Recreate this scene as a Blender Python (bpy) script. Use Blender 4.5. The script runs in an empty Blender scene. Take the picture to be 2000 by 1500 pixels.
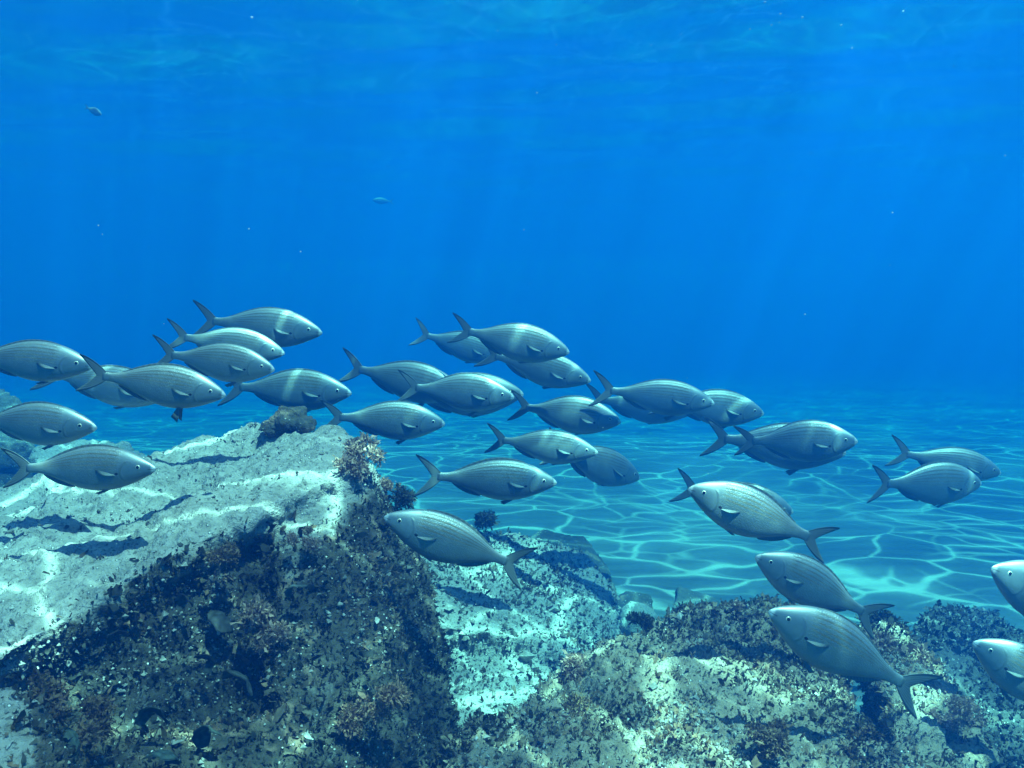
import bpy, bmesh, math, random
import numpy as np
from mathutils import Vector, Matrix

R = math.radians
rnd = random.Random(7)
S = bpy.context.scene
C = S.collection

# ------------------------------------------------------------------ camera, world, sun, exposure
CAM_Z = 1.25
F_PX = 1570.0                       # focal length in pixels of the 2000 px wide photograph
PITCH = math.atan(190.0 / F_PX)     # looking slightly down
cam_d = bpy.data.cameras.new('camera')
cam = bpy.data.objects.new('camera', cam_d)
C.objects.link(cam)
cam_d.sensor_width = 36.0
cam_d.lens = 36.0 * F_PX / 2000.0
cam_d.clip_start = 0.02
cam_d.clip_end = 500
cam.location = (0, 0, CAM_Z)
cam.rotation_euler = (R(90) - PITCH, 0, 0)
S.camera = cam

SUN_EL, SUN_AZ = R(66), R(140)      # azimuth clockwise from +Y (the view direction): above and a little behind
w = bpy.data.worlds.new('World')
S.world = w
w.use_nodes = True
nt = w.node_tree
sky = nt.nodes.new('ShaderNodeTexSky')
sky.sky_type = 'NISHITA'
sky.sun_disc = False
sky.sun_elevation = SUN_EL
sky.sun_rotation = SUN_AZ
bg = nt.nodes['Background']
nt.links.new(sky.outputs[0], bg.inputs[0])
bg.inputs[1].default_value = 0.08
sd = bpy.data.lights.new('sun', 'SUN')
sd.energy = 5.0
sd.angle = R(0.3)
sd.color = (1.0, 0.88, 0.80)
sun = bpy.data.objects.new('sun', sd)
C.objects.link(sun)
to_sun = Vector((math.sin(SUN_AZ) * math.cos(SUN_EL), math.cos(SUN_AZ) * math.cos(SUN_EL), math.sin(SUN_EL)))
sun.rotation_euler = to_sun.to_track_quat('Z', 'Y').to_euler()
sun.location = (0, 0, 6)
S.view_settings.view_transform = 'Standard'
S.view_settings.look = 'None'
S.view_settings.exposure = 3.28
S.view_settings.gamma = 1.0
cy = S.cycles
cy.use_denoising = True
cy.max_bounces = 8
cy.diffuse_bounces = 3
cy.glossy_bounces = 3
cy.transmission_bounces = 4
cy.volume_bounces = 1
cy.transparent_max_bounces = 12
cy.sample_clamp_indirect = 4.0

# ------------------------------------------------------------------ helpers
M_CAM = Matrix.Translation(cam.location) @ cam.rotation_euler.to_matrix().to_4x4()


def P(px, py, d):
    """World point at depth d (metres along the view axis) seen at pixel px, py of the photograph."""
    return M_CAM @ Vector(((px - 1000.0) / F_PX * d, -(py - 750.0) / F_PX * d, -d))


M_INV = np.array(M_CAM.inverted())


def to_px(co):
    c = co @ M_INV[:3, :3].T + M_INV[:3, 3]
    d = np.maximum(-c[:, 2], 1e-3)
    return 1000 + c[:, 0] / d * F_PX, 750 - c[:, 1] / d * F_PX, -c[:, 2]


def tag(o, label=None, cat=None, group=None, kind=None):
    if label: o['label'] = label
    if cat: o['category'] = cat
    if group: o['group'] = group
    if kind: o['kind'] = kind
    return o


def empty(name, loc):
    o = bpy.data.objects.new(name, None)
    o.empty_display_size = 0.05
    o.location = loc
    C.objects.link(o)
    return o


def mesh_obj(name, verts, faces, mat, parent=None, smooth=True):
    me = bpy.data.meshes.new(name)
    me.from_pydata([tuple(v) for v in verts], [], faces)
    me.materials.append(mat)
    if smooth:
        me.polygons.foreach_set('use_smooth', [True] * len(me.polygons))
    o = bpy.data.objects.new(name, me)
    C.objects.link(o)
    if parent: o.parent = parent
    return o


def hash3(ix, iy, iz, seed):
    h = (ix * 374761393 + iy * 668265263 + iz * 2147483647 + seed * 974634777) & 0xffffffff
    h = ((h ^ (h >> 13)) * 1274126177) & 0xffffffff
    h = ((h ^ (h >> 16)) * 2246822519) & 0xffffffff
    return ((h ^ (h >> 15)) & 0xffff) / 65535.0


def vnoise(p, scale, seed=0):
    """value noise in -1..1, vectorised"""
    q = p * scale + 1000.0
    i = np.floor(q).astype(np.int64)
    f = q - i
    f = f * f * f * (f * (f * 6 - 15) + 10)
    out = 0
    for dx in (0, 1):
        for dy in (0, 1):
            for dz in (0, 1):
                wgt = (f[:, 0] if dx else 1 - f[:, 0]) * (f[:, 1] if dy else 1 - f[:, 1]) * (f[:, 2] if dz else 1 - f[:, 2])
                out = out + wgt * hash3(i[:, 0] + dx, i[:, 1] + dy, i[:, 2] + dz, seed)
    return out * 2 - 1


def fbm(p, scale, octs=4, seed=0, gain=0.5):
    a, s, out = 1.0, 0.0, 0
    for k in range(octs):
        out = out + a * vnoise(p + k * 3.17, scale * 2.03 ** k, seed + k)
        s += a
        a *= gain
    return out / s


def sstep(a, b, x):
    t = np.clip((x - a) / (b - a), 0, 1)
    return t * t * (3 - 2 * t)


class NT:
    """small node-tree helper"""
    def __init__(self, name):
        self.m = bpy.data.materials.new(name)
        self.m.use_nodes = True
        self.t = self.m.node_tree
        self.t.nodes.clear()
        self.out = self.n('OutputMaterial')

    def n(self, typ, **kw):
        nd = self.t.nodes.new('ShaderNode' + typ)
        for k, v in kw.items():
            setattr(nd, k, v)
        return nd

    def set(self, sock, v):
        if isinstance(v, bpy.types.NodeSocket):
            self.t.links.new(v, sock)
        elif hasattr(sock.default_value, '__len__') and not hasattr(v, '__len__'):
            sock.default_value = [v] * len(sock.default_value)
        elif hasattr(sock.default_value, '__len__') and len(sock.default_value) == 4 and len(v) == 3:
            sock.default_value = (*v, 1)
        else:
            sock.default_value = v

    def math(self, op, a, b=0.0, c=0.0, clamp=False):
        nd = self.n('Math', operation=op, use_clamp=clamp)
        for i, v in enumerate((a, b, c)):
            self.set(nd.inputs[i], v)
        return nd.outputs[0]

    def vmath(self, op, a, b=(0, 0, 0)):
        nd = self.n('VectorMath', operation=op)
        self.set(nd.inputs[0], a)
        self.set(nd.inputs[1], b)
        return nd.outputs[0]

    def mapr(self, v, a, b, c=0.0, d=1.0, smooth=True):
        nd = self.n('MapRange', interpolation_type='SMOOTHSTEP' if smooth else 'LINEAR')
        for i, x in enumerate((v, a, b, c, d)):
            self.set(nd.inputs[i], x)
        return nd.outputs[0]

    def mix(self, f, a, b, blend='MIX'):
        nd = self.n('Mix', data_type='RGBA', blend_type=blend)
        self.set(nd.inputs[0], f)
        self.set(nd.inputs[6], a)
        self.set(nd.inputs[7], b)
        return nd.outputs[2]

    def noise(self, vec, scale, detail=3.0, rough=0.5, col=False):
        nd = self.n('TexNoise')
        self.set(nd.inputs['Vector'], vec)
        nd.inputs['Scale'].default_value = scale
        nd.inputs['Detail'].default_value = detail
        nd.inputs['Roughness'].default_value = rough
        return nd.outputs[1 if col else 0]

    def voro(self, vec, scale, feature='F1', out=0, rand=1.0):
        nd = self.n('TexVoronoi', feature=feature)
        self.set(nd.inputs['Vector'], vec)
        nd.inputs['Scale'].default_value = scale
        nd.inputs['Randomness'].default_value = rand
        return nd.outputs[out]

    def bump(self, h, strength=0.5, dist=0.01):
        nd = self.n('Bump')
        nd.inputs['Strength'].default_value = strength
        nd.inputs['Distance'].default_value = dist
        self.set(nd.inputs['Height'], h)
        return nd.outputs[0]

    def pri(self, **kw):
        nd = self.n('BsdfPrincipled')
        for k, v in kw.items():
            self.set(nd.inputs[k.replace('_', ' ')], v)
        return nd

    def done(self, sock, which=0):
        self.t.links.new(sock, self.out.inputs[which])
        return self.m

    def pos(self):
        return self.n('NewGeometry').outputs['Position']

    def obj(self):
        return self.n('TexCoord').outputs['Object']


# ------------------------------------------------------------------ materials
PATTERN_SHIFT = (1.7, 8.3, 0.0)


def make_surface_mat():
    """underside of the rippled sea surface: lets the light down in wavy bright lines, mirrors the deep at shallow angles"""
    k = NT('rippled_water_surface')
    p = k.vmath('ADD', k.pos(), PATTERN_SHIFT)
    w1 = k.vmath('SUBTRACT', k.noise(p, 0.9, 2.0, col=True), (0.5, 0.5, 0.5))
    nd = k.n('VectorMath', operation='SCALE'); k.set(nd.inputs[0], w1); nd.inputs[3].default_value = 0.75
    w2 = k.vmath('SUBTRACT', k.noise(p, 4.0, 1.0, col=True), (0.5, 0.5, 0.5))
    n2 = k.n('VectorMath', operation='SCALE'); k.set(n2.inputs[0], w2); n2.inputs[3].default_value = 0.12
    q = k.vmath('ADD', k.vmath('ADD', p, nd.outputs[0]), n2.outputs[0])
    q = k.vmath('MULTIPLY', q, (0.62, 1.0, 0.0))
    e1 = k.voro(q, 3.3, 'DISTANCE_TO_EDGE')
    e2 = k.voro(k.vmath('ADD', q, (3.3, 7.7, 0)), 4.6, 'DISTANCE_TO_EDGE')
    vary = k.mapr(k.noise(p, 1.3, 2.0), 0.32, 0.66)
    vary2 = k.mapr(k.noise(k.vmath('ADD', p, (9, 4, 0)), 1.1, 2.0), 0.42, 0.65)
    wid = k.math('MULTIPLY_ADD', vary, 0.030, 0.016)
    l1 = k.mapr(e1, 0.0, wid, 1.0, 0.0)
    l1 = k.math('MULTIPLY', l1, k.math('MULTIPLY_ADD', vary, 0.75, 0.25))
    g1 = k.math('MULTIPLY', k.mapr(e1, 0.0, 0.20, 0.24, 0.0), k.math('MULTIPLY_ADD', vary2, 0.8, 0.2))
    l2 = k.math('MULTIPLY', k.mapr(e2, 0.0, 0.05, 0.55, 0.0), vary2)
    base = k.mapr(k.noise(p, 0.7, 3.0), 0.35, 0.68, 0.13, 0.30)
    tr = k.math('ADD', k.math('ADD', base, g1), k.math('ADD', l1, l2), clamp=True)
    col = k.mix(1.0, (0.86, 0.97, 1.0), tr, 'MULTIPLY')  # caustic net painted into the transparency colour, masking the sun like a gobo
    tb = k.n('BsdfTransparent'); k.set(tb.inputs[0], col)
    gl = k.n('BsdfGlossy'); gl.inputs['Roughness'].default_value = 0.08
    k.set(gl.inputs[0], (0.9, 0.96, 1.0))
    fr = k.n('Fresnel'); fr.inputs[0].default_value = 1.33
    f = k.math('MINIMUM', fr.outputs[0], 0.97)
    ms = k.n('MixShader'); k.set(ms.inputs[0], f)
    k.t.links.new(tb.outputs[0], ms.inputs[1]); k.t.links.new(gl.outputs[0], ms.inputs[2])
    return k.done(ms.outputs[0])


def make_sand_mat():
    k = NT('pale_sand')
    p = k.pos()
    n = k.noise(p, 2.2, 5.0, 0.6)
    fine = k.noise(p, 160.0, 3.0, 0.7)
    col = k.mix(k.mapr(n, 0.3, 0.7), (0.085, 0.092, 0.095), (0.135, 0.140, 0.138))
    col = k.mix(k.mapr(fine, 0.35, 0.65), k.mix(0.45, col, (0.08, 0.08, 0.07)), col)
    wv = k.n('TexWave', wave_type='BANDS', bands_direction='Y')
    k.set(wv.inputs['Vector'], p)
    wv.inputs['Scale'].default_value = 2.6; wv.inputs['Distortion'].default_value = 5.0; wv.inputs['Detail'].default_value = 2.0
    wv.inputs['Detail Scale'].default_value = 0.6
    h = k.math('ADD', k.math('MULTIPLY', wv.outputs[1], 0.7), k.math('MULTIPLY', fine, 0.12))
    b = k.pri(Base_Color=col, Roughness=0.95, Normal=k.bump(h, 0.6, 0.03))
    return k.done(b.outputs[0])


def make_rock_mat(name, pale, mid, dark, speck=(0.62, 0.60, 0.55)):
    k = NT(name)
    p = k.pos()
    gr = k.n('Attribute', attribute_name='growth').outputs['Fac']
    n1 = k.noise(p, 9.0, 5.0, 0.6)
    n2 = k.noise(p, 38.0, 5.0, 0.65)
    n3 = k.noise(p, 140.0, 3.0, 0.6)
    crust = k.mix(k.mapr(n2, 0.34, 0.66), mid, pale)
    crust = k.mix(k.mapr(n3, 0.44, 0.34), crust, (0.085, 0.083, 0.075))
    alg = k.mix(k.mapr(n2, 0.40, 0.68), dark, (0.062, 0.052, 0.036))
    alg = k.mix(k.mapr(k.noise(p, 16.0, 3.0), 0.56, 0.70), alg, (0.22, 0.15, 0.10))
    gr_ = gr
    m = k.math('ADD', gr_, k.math('ADD', k.math('MULTIPLY_ADD', n1, 0.7, -0.35), k.math('MULTIPLY_ADD', n2, 1.1, -0.55)))
    col = k.mix(k.mapr(m, 0.34, 0.66), crust, alg)
    v = k.voro(p, 95.0)
    sp = k.mapr(v, 0.24, 0.10)
    sp = k.math('MULTIPLY', sp, k.mapr(k.noise(p, 20.0, 2.0), 0.46, 0.60))
    col = k.mix(sp, col, speck)
    h = k.math('ADD', k.math('MULTIPLY', n2, 1.0), k.math('MULTIPLY', n3, 0.5))
    h = k.math('ADD', h, k.math('MULTIPLY', sp, 0.5))
    b = k.pri(Base_Color=col, Roughness=0.9, Normal=k.bump(h, 0.9, 0.012))
    return k.done(b.outputs[0])


def make_turf_mat():
    k = NT('turf_of_algae')
    a = k.n('Attribute', attribute_name='tone').outputs['Color']
    p = k.pos()
    col = k.mix(k.mapr(k.noise(p, 150.0, 2.0), 0.35, 0.7), k.mix(1.0, a, (0.55, 0.55, 0.55), 'MULTIPLY'), a)
    b = k.pri(Base_Color=col, Roughness=0.7)
    tl = k.n('BsdfTranslucent'); k.set(tl.inputs[0], col)
    ms = k.n('MixShader'); ms.inputs[0].default_value = 0.42
    k.t.links.new(b.outputs[0], ms.inputs[1]); k.t.links.new(tl.outputs[0], ms.inputs[2])
    return k.done(ms.outputs[0])


def make_fish_body_mat():
    k = NT('striped_silver_fish_skin')
    uv = k.n('UVMap', uv_map='along_body').outputs[0]
    sep = k.n('SeparateXYZ'); k.set(sep.inputs[0], uv)
    u, v = sep.outputs[0], sep.outputs[1]      # u: nose 0 to tail 1, v: belly 0 to back 1
    ob = k.obj()
    back = k.mapr(v, 0.62, 1.0)
    belly = k.mapr(v, 0.30, 0.04)
    wob = k.math('MULTIPLY_ADD', k.noise(k.vmath('MULTIPLY', uv, (6, 2, 0)), 1.0, 2.0), 0.02, -0.01)
    vv = k.math('ADD', v, wob)
    s = k.math('SINE', k.math('MULTIPLY', vv, 2 * math.pi * 12.0))
    st = k.mapr(s, -0.1, 0.7)
    rng = k.math('MULTIPLY', k.mapr(v, 0.44, 0.60), k.mapr(v, 0.99, 0.90))
    along = k.math('MULTIPLY', k.mapr(u, 0.20, 0.30), k.mapr(u, 0.99, 0.86))
    st = k.math('MULTIPLY', st, k.math('MULTIPLY', rng, along))
    n = k.noise(ob, 40.0, 4.0, 0.6)
    base = k.mix(back, (0.14, 0.175, 0.185), (0.30, 0.32, 0.315))  # back paler than flank: sunlit upper side painted into the skin
    base = k.mix(belly, base, (0.16, 0.195, 0.20))
    base = k.mix(k.math('MULTIPLY', st, 0.95), base, (0.075, 0.058, 0.022))
    base = k.mix(k.math('MULTIPLY', k.mapr(n, 0.40, 0.75), 0.35), base, (0.22, 0.25, 0.24))
    flk = k.math('MULTIPLY', k.mapr(k.voro(k.vmath('MULTIPLY', ob, (1.0, 0.3, 1.4)), 260.0), 0.16, 0.05), k.mapr(k.noise(ob, 22.0, 2.0), 0.5, 0.68))
    base = k.mix(k.math('MULTIPLY', flk, 0.5), base, (0.42, 0.45, 0.43))  # sparkle painted into the skin colour as pale specks
    # scales, only behind the gill cover
    sc = k.n('TexVoronoi', feature='F1'); k.set(sc.inputs['Vector'], k.vmath('MULTIPLY', uv, (78, 46, 1)))
    sc.inputs['Scale'].default_value = 1.0; sc.inputs['Randomness'].default_value = 0.75
    scale_m = k.math('MULTIPLY', k.mapr(sc.outputs[0], 0.25, 0.6), k.mapr(u, 0.23, 0.26))
    base = k.mix(k.math('MULTIPLY', scale_m, 0.22), base, (0.10, 0.12, 0.12))
    # gill cover edge, dark spot at the pectoral fin root, pale lips
    du = k.math('MULTIPLY', k.math('SUBTRACT', v, 0.42), k.math('SUBTRACT', v, 0.42))
    gx = k.math('ADD', u, k.math('MULTIPLY', du, 0.35))
    gill = k.math('MULTIPLY', k.mapr(k.math('ABSOLUTE', k.math('SUBTRACT', gx, 0.232)), 0.016, 0.0), k.math('MULTIPLY', k.mapr(v, 0.12, 0.2), k.mapr(v, 0.8, 0.7)))
    base = k.mix(k.math('MULTIPLY', gill, 0.30), base, (0.06, 0.07, 0.07))
    dx = k.math('DIVIDE', k.math('SUBTRACT', u, 0.262), 0.014)
    dv = k.math('DIVIDE', k.math('SUBTRACT', v, 0.385), 0.032)
    rr = k.math('ADD', k.math('MULTIPLY', dx, dx), k.math('MULTIPLY', dv, dv))
    base = k.mix(k.mapr(rr, 1.3, 0.6), base, (0.012, 0.014, 0.016))
    lip = k.mapr(u, 0.036, 0.018)
    base = k.mix(lip, base, (0.55, 0.54, 0.50))
    mouth = k.math('MULTIPLY', k.mapr(k.math('ABSOLUTE', k.math('SUBTRACT', v, 0.47)), 0.055, 0.02), k.mapr(u, 0.052, 0.044))
    base = k.mix(k.math('MULTIPLY', mouth, 0.8), base, (0.05, 0.05, 0.05))
    h = k.math('ADD', k.math('MULTIPLY', scale_m, -0.6), k.math('MULTIPLY', gill, -1.2))
    b = k.pri(Base_Color=base, Metallic=k.math('MULTIPLY_ADD', st, -0.6, 0.7), Roughness=k.math('MULTIPLY_ADD', n, 0.25, 0.36), Normal=k.bump(h, 0.25, 0.002))
    return k.done(b.outputs[0])


def make_fin_mat(name, a, b_, transl=0.35):
    k = NT(name)
    uv = k.n('UVMap', uv_map='along_body').outputs[0]
    sep = k.n('SeparateXYZ'); k.set(sep.inputs[0], uv)
    rays = k.mapr(k.math('SINE', k.math('MULTIPLY', sep.outputs[1], 2 * math.pi * 13)), -0.6, 0.7)
    col = k.mix(k.mapr(sep.outputs[0], 0.0, 1.0), a, b_)
    col = k.mix(k.math('MULTIPLY', rays, 0.3), col, (0.03, 0.04, 0.04))
    p = k.pri(Base_Color=col, Roughness=0.5, Normal=k.bump(rays, 0.3, 0.001))
    tl = k.n('BsdfTranslucent'); k.set(tl.inputs[0], col)
    ms = k.n('MixShader'); ms.inputs[0].default_value = transl
    k.t.links.new(p.outputs[0], ms.inputs[1]); k.t.links.new(tl.outputs[0], ms.inputs[2])
    return k.done(ms.outputs[0])


def plain(name, col, rough=0.5, metal=0.0):
    k = NT(name)
    n = k.noise(k.obj(), 300.0, 2.0)
    c = k.mix(k.math('MULTIPLY', n, 0.35), col, [x * 0.5 for x in col])
    return k.done(k.pri(Base_Color=c, Roughness=rough, Metallic=metal).outputs[0])


MAT = dict(
    surface=make_surface_mat(), sand=make_sand_mat(), turf=make_turf_mat(), body=make_fish_body_mat(),
    rock=make_rock_mat('crusted_grey_rock', (0.30, 0.288, 0.265), (0.185, 0.178, 0.16), (0.024, 0.021, 0.015)),
    rock_tan=make_rock_mat('tan_weedy_rock', (0.25, 0.205, 0.155), (0.165, 0.122, 0.082), (0.062, 0.046, 0.030)),
    rock_teal=make_rock_mat('pitted_grey_rock', (0.26, 0.265, 0.25), (0.20, 0.20, 0.185), (0.085, 0.088, 0.076)),
    rock_dark=make_rock_mat('dark_weedy_rock', (0.11, 0.11, 0.098), (0.06, 0.06, 0.052), (0.028, 0.03, 0.026)),
    fin=make_fin_mat('dusky_fin', (0.17, 0.20, 0.20), (0.13, 0.16, 0.16), 0.5),
    pale_fin=make_fin_mat('pale_fin', (0.36, 0.39, 0.38), (0.12, 0.15, 0.15), 0.45),
    iris=plain('silver_iris', (0.50, 0.48, 0.38), 0.4, 0.2), pupil=plain('black_pupil', (0.004, 0.004, 0.005), 0.15),
)
kb = NT('bubble_film')
fr = kb.n('Fresnel'); fr.inputs[0].default_value = 1.6
tb = kb.n('BsdfTransparent'); gb = kb.n('BsdfGlossy'); gb.inputs['Roughness'].default_value = 0.1
dfb = kb.n('BsdfDiffuse'); kb.set(dfb.inputs[0], (0.8, 0.85, 0.85))
m1 = kb.n('MixShader'); m1.inputs[0].default_value = 0.5
kb.t.links.new(gb.outputs[0], m1.inputs[1]); kb.t.links.new(dfb.outputs[0], m1.inputs[2])
m2 = kb.n('MixShader'); kb.set(m2.inputs[0], kb.math('ADD', fr.outputs[0], 0.35, clamp=True))
kb.t.links.new(tb.outputs[0], m2.inputs[1]); kb.t.links.new(m1.outputs[0], m2.inputs[2])
MAT['bubble'] = kb.done(m2.outputs[0])

# ------------------------------------------------------------------ sea surface, sand
HALF = 45.0
SURF_Z = CAM_Z + 1.5


def warped_axis(n, half, power=2.6):
    t = np.linspace(-1, 1, n)
    return np.sign(t) * np.abs(t) ** power * half


def sheet(name, zfun, mat, n, half, cx=0.0, cy_=0.0, flip=False):
    ax = warped_axis(n, half)
    X, Y = np.meshgrid(ax, ax, indexing='ij')
    co = np.stack([X.ravel(), Y.ravel(), np.zeros(n * n)], 1)
    X2, Y2 = np.clip(X.ravel() + cx, -half, half), np.clip(Y.ravel() + cy_, -half, half)
    co[:, 0], co[:, 1] = X2, Y2
    co[:, 2] = zfun(co)
    i = np.arange(n * n).reshape(n, n)
    f = np.stack([i[:-1, :-1], i[1:, :-1], i[1:, 1:], i[:-1, 1:]], -1).reshape(-1, 4)
    me = bpy.data.meshes.new(name)
    me.from_pydata(co.tolist(), [], f.tolist())
    me.materials.append(mat)
    me.polygons.foreach_set('use_smooth', [True] * len(me.polygons))
    o = bpy.data.objects.new(name, me)
    C.objects.link(o)
    return o


def wave_z(co):
    x, y = co[:, 0], co[:, 1]
    z = 0.020 * np.sin(1.9 * y + 0.5 * x + 0.3) + 0.014 * np.sin(3.3 * y - 1.0 * x + 1.1) + 0.008 * np.sin(6.1 * y + 2.2 * x)
    z = z + 0.02 * fbm(co * np.array([0.5, 1.0, 1.0]), 1.4, 3, 5)
    return SURF_Z + 1.5 * z


def sand_z(co):
    y, x = co[:, 1], co[:, 0]
    z = 0.05 * fbm(co, 0.5, 3, 21) + 0.012 * fbm(co, 2.4, 3, 23)
    return z - 0.02 - 0.075 * np.clip(y - 5.0, 0, None) * sstep(5.0, 8.0, y)


tag(sheet('water', wave_z, MAT['surface'], 360, HALF, 0, 5), kind='structure')
tag(sheet('seabed', sand_z, MAT['sand'], 300, HALF, 0, 4), kind='structure')

# haze: the blue sea water itself
bm = bmesh.new()
bmesh.ops.create_cube(bm, size=1.0)
hz_me = bpy.data.meshes.new('haze')
for v in bm.verts:
    v.co = Vector((v.co.x * 2 * (HALF + 1), v.co.y * 2 * (HALF + 1), (SURF_Z + 0.12) if v.co.z > 0 else -7.0))
bm.to_mesh(hz_me); bm.free()
hz = bpy.data.objects.new('haze', hz_me)
C.objects.link(hz)
kh = NT('blue_sea_water')
pv = kh.n('VolumePrincipled')
pv.inputs['Color'].default_value = (0.002, 0.0614, 0.264, 1)
pv.inputs['Absorption Color'].default_value = (0.0, 0.579, 0.681, 1)
pv.inputs['Density'].default_value = 0.42
pv.inputs['Anisotropy'].default_value = 0.3
hz_me.materials.append(kh.done(pv.outputs[0], 1))
tag(hz, kind='stuff')


# ------------------------------------------------------------------ rocks
def build_rock(name, hulls, voxel, mat, amp=(0.03, 0.012, 0.004), seed=0, growth=None, smooth=6, light_bands=(), parent=None):
    """union of convex lumps -> even skin -> weathered by noise. hulls: lists of (px, py, depth) or world Vectors"""
    bm = bmesh.new()
    for h in hulls:
        vs = [bm.verts.new(q if isinstance(q, Vector) else P(*q)) for q in h]
        r = bmesh.ops.convex_hull(bm, input=vs)
        junk = [e for e in r['geom_interior'] if isinstance(e, bmesh.types.BMVert)]
        if junk: bmesh.ops.delete(bm, geom=junk, context='VERTS')
    bmesh.ops.recalc_face_normals(bm, faces=bm.faces)
    me = bpy.data.meshes.new(name)
    bm.to_mesh(me); bm.free()
    o = bpy.data.objects.new(name, me)
    C.objects.link(o)
    md = o.modifiers.new('r', 'REMESH'); md.mode = 'VOXEL'; md.voxel_size = voxel
    ms = o.modifiers.new('s', 'SMOOTH'); ms.factor = 0.5; ms.iterations = smooth
    ev = o.evaluated_get(bpy.context.evaluated_depsgraph_get())
    me2 = bpy.data.meshes.new_from_object(ev)
    o.modifiers.clear()
    o.data = me2
    bpy.data.meshes.remove(me)
    me2.name = name
    n = len(me2.vertices)
    co = np.empty(n * 3); me2.vertices.foreach_get('co', co); co = co.reshape(-1, 3)
    no = np.empty(n * 3); me2.vertex_normals.foreach_get('vector', no); no = no.reshape(-1, 3)
    d = amp[0] * fbm(co, 5.0, 3, seed) + amp[1] * fbm(co, 17.0, 3, seed + 9)
    rid = 1 - np.abs(fbm(co, 26.0, 3, seed + 19))
    d += amp[1] * 0.7 * (rid - 0.75)
    fine = fbm(co, 75.0, 2, seed + 29)
    pit = sstep(0.15, 0.5, vnoise(co, 58.0, seed + 39))
    d += amp[2] * (fine - 1.2 * pit) + 0.0035 * np.abs(vnoise(co, 120.0, seed + 60))
    if light_bands:
        px, py, _ = to_px(co)
        for (pts, width, depth) in light_bands:
            best = np.full(n, 1e9)
            for (x0, y0), (x1, y1) in zip(pts[:-1], pts[1:]):
                L2 = (x1 - x0) ** 2 + (y1 - y0) ** 2
                t = np.clip(((px - x0) * (x1 - x0) + (py - y0) * (y1 - y0)) / L2, 0, 1)
                best = np.minimum(best, np.hypot(px - x0 - t * (x1 - x0), py - y0 - t * (y1 - y0)))
            best = best * (1 + 0.25 * fbm(co, 9.0, 2, seed + 50))
            d += depth * np.exp(-(best / width) ** 2) * (no[:, 2] > 0.2)
    co2 = co + no * d[:, None]
    me2.vertices.foreach_set('co', co2.ravel())
    g = growth(co2, no) if growth else np.zeros(n)
    at = me2.attributes.new('growth', 'FLOAT', 'POINT')
    at.data.foreach_set('value', g.astype(np.float32))
    me2.materials.clear(); me2.materials.append(mat)
    me2.polygons.foreach_set('use_smooth', [True] * len(me2.polygons))
    me2.update()
    if parent: o.parent = parent
    return o


def lump(c, r, sq=(1, 1, 1), n=60, seed=1, jag=0.15):
    """points of a rough ellipsoid round world point c"""
    q = random.Random(seed)
    out = []
    for i in range(n):
        z = q.uniform(-1, 1); a = q.uniform(0, 2 * math.pi); s = math.sqrt(1 - z * z)
        k = r * (1 + q.uniform(-jag, jag))
        out.append(Vector((c[0] + s * math.cos(a) * sq[0] * k, c[1] + s * math.sin(a) * sq[1] * k, c[2] + z * sq[2] * k)))
    return out


def down(p, z=-0.12):
    v = P(*p)
    return Vector((v.x, v.y, z))


def growth_main(co, no):
    px, py, dd = to_px(co)
    # where turf has taken hold: the steep camera-side flank and the right-hand shoulder
    edge = np.interp(px, [-200, 0, 250, 430, 620, 700, 760, 900], [1480, 1330, 1120, 1035, 985, 930, 900, 860])
    g = sstep(-55, 95, py - edge + 70 * fbm(co, 5.0, 3, 77))
    g = g * 0.72 * np.maximum(sstep(-0.1, 0.35, 1.0 - no[:, 2]), sstep(60, 170, py - edge) * sstep(20, 110, px + 25 * fbm(co, 9.0, 2, 78)))
    return g


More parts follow.
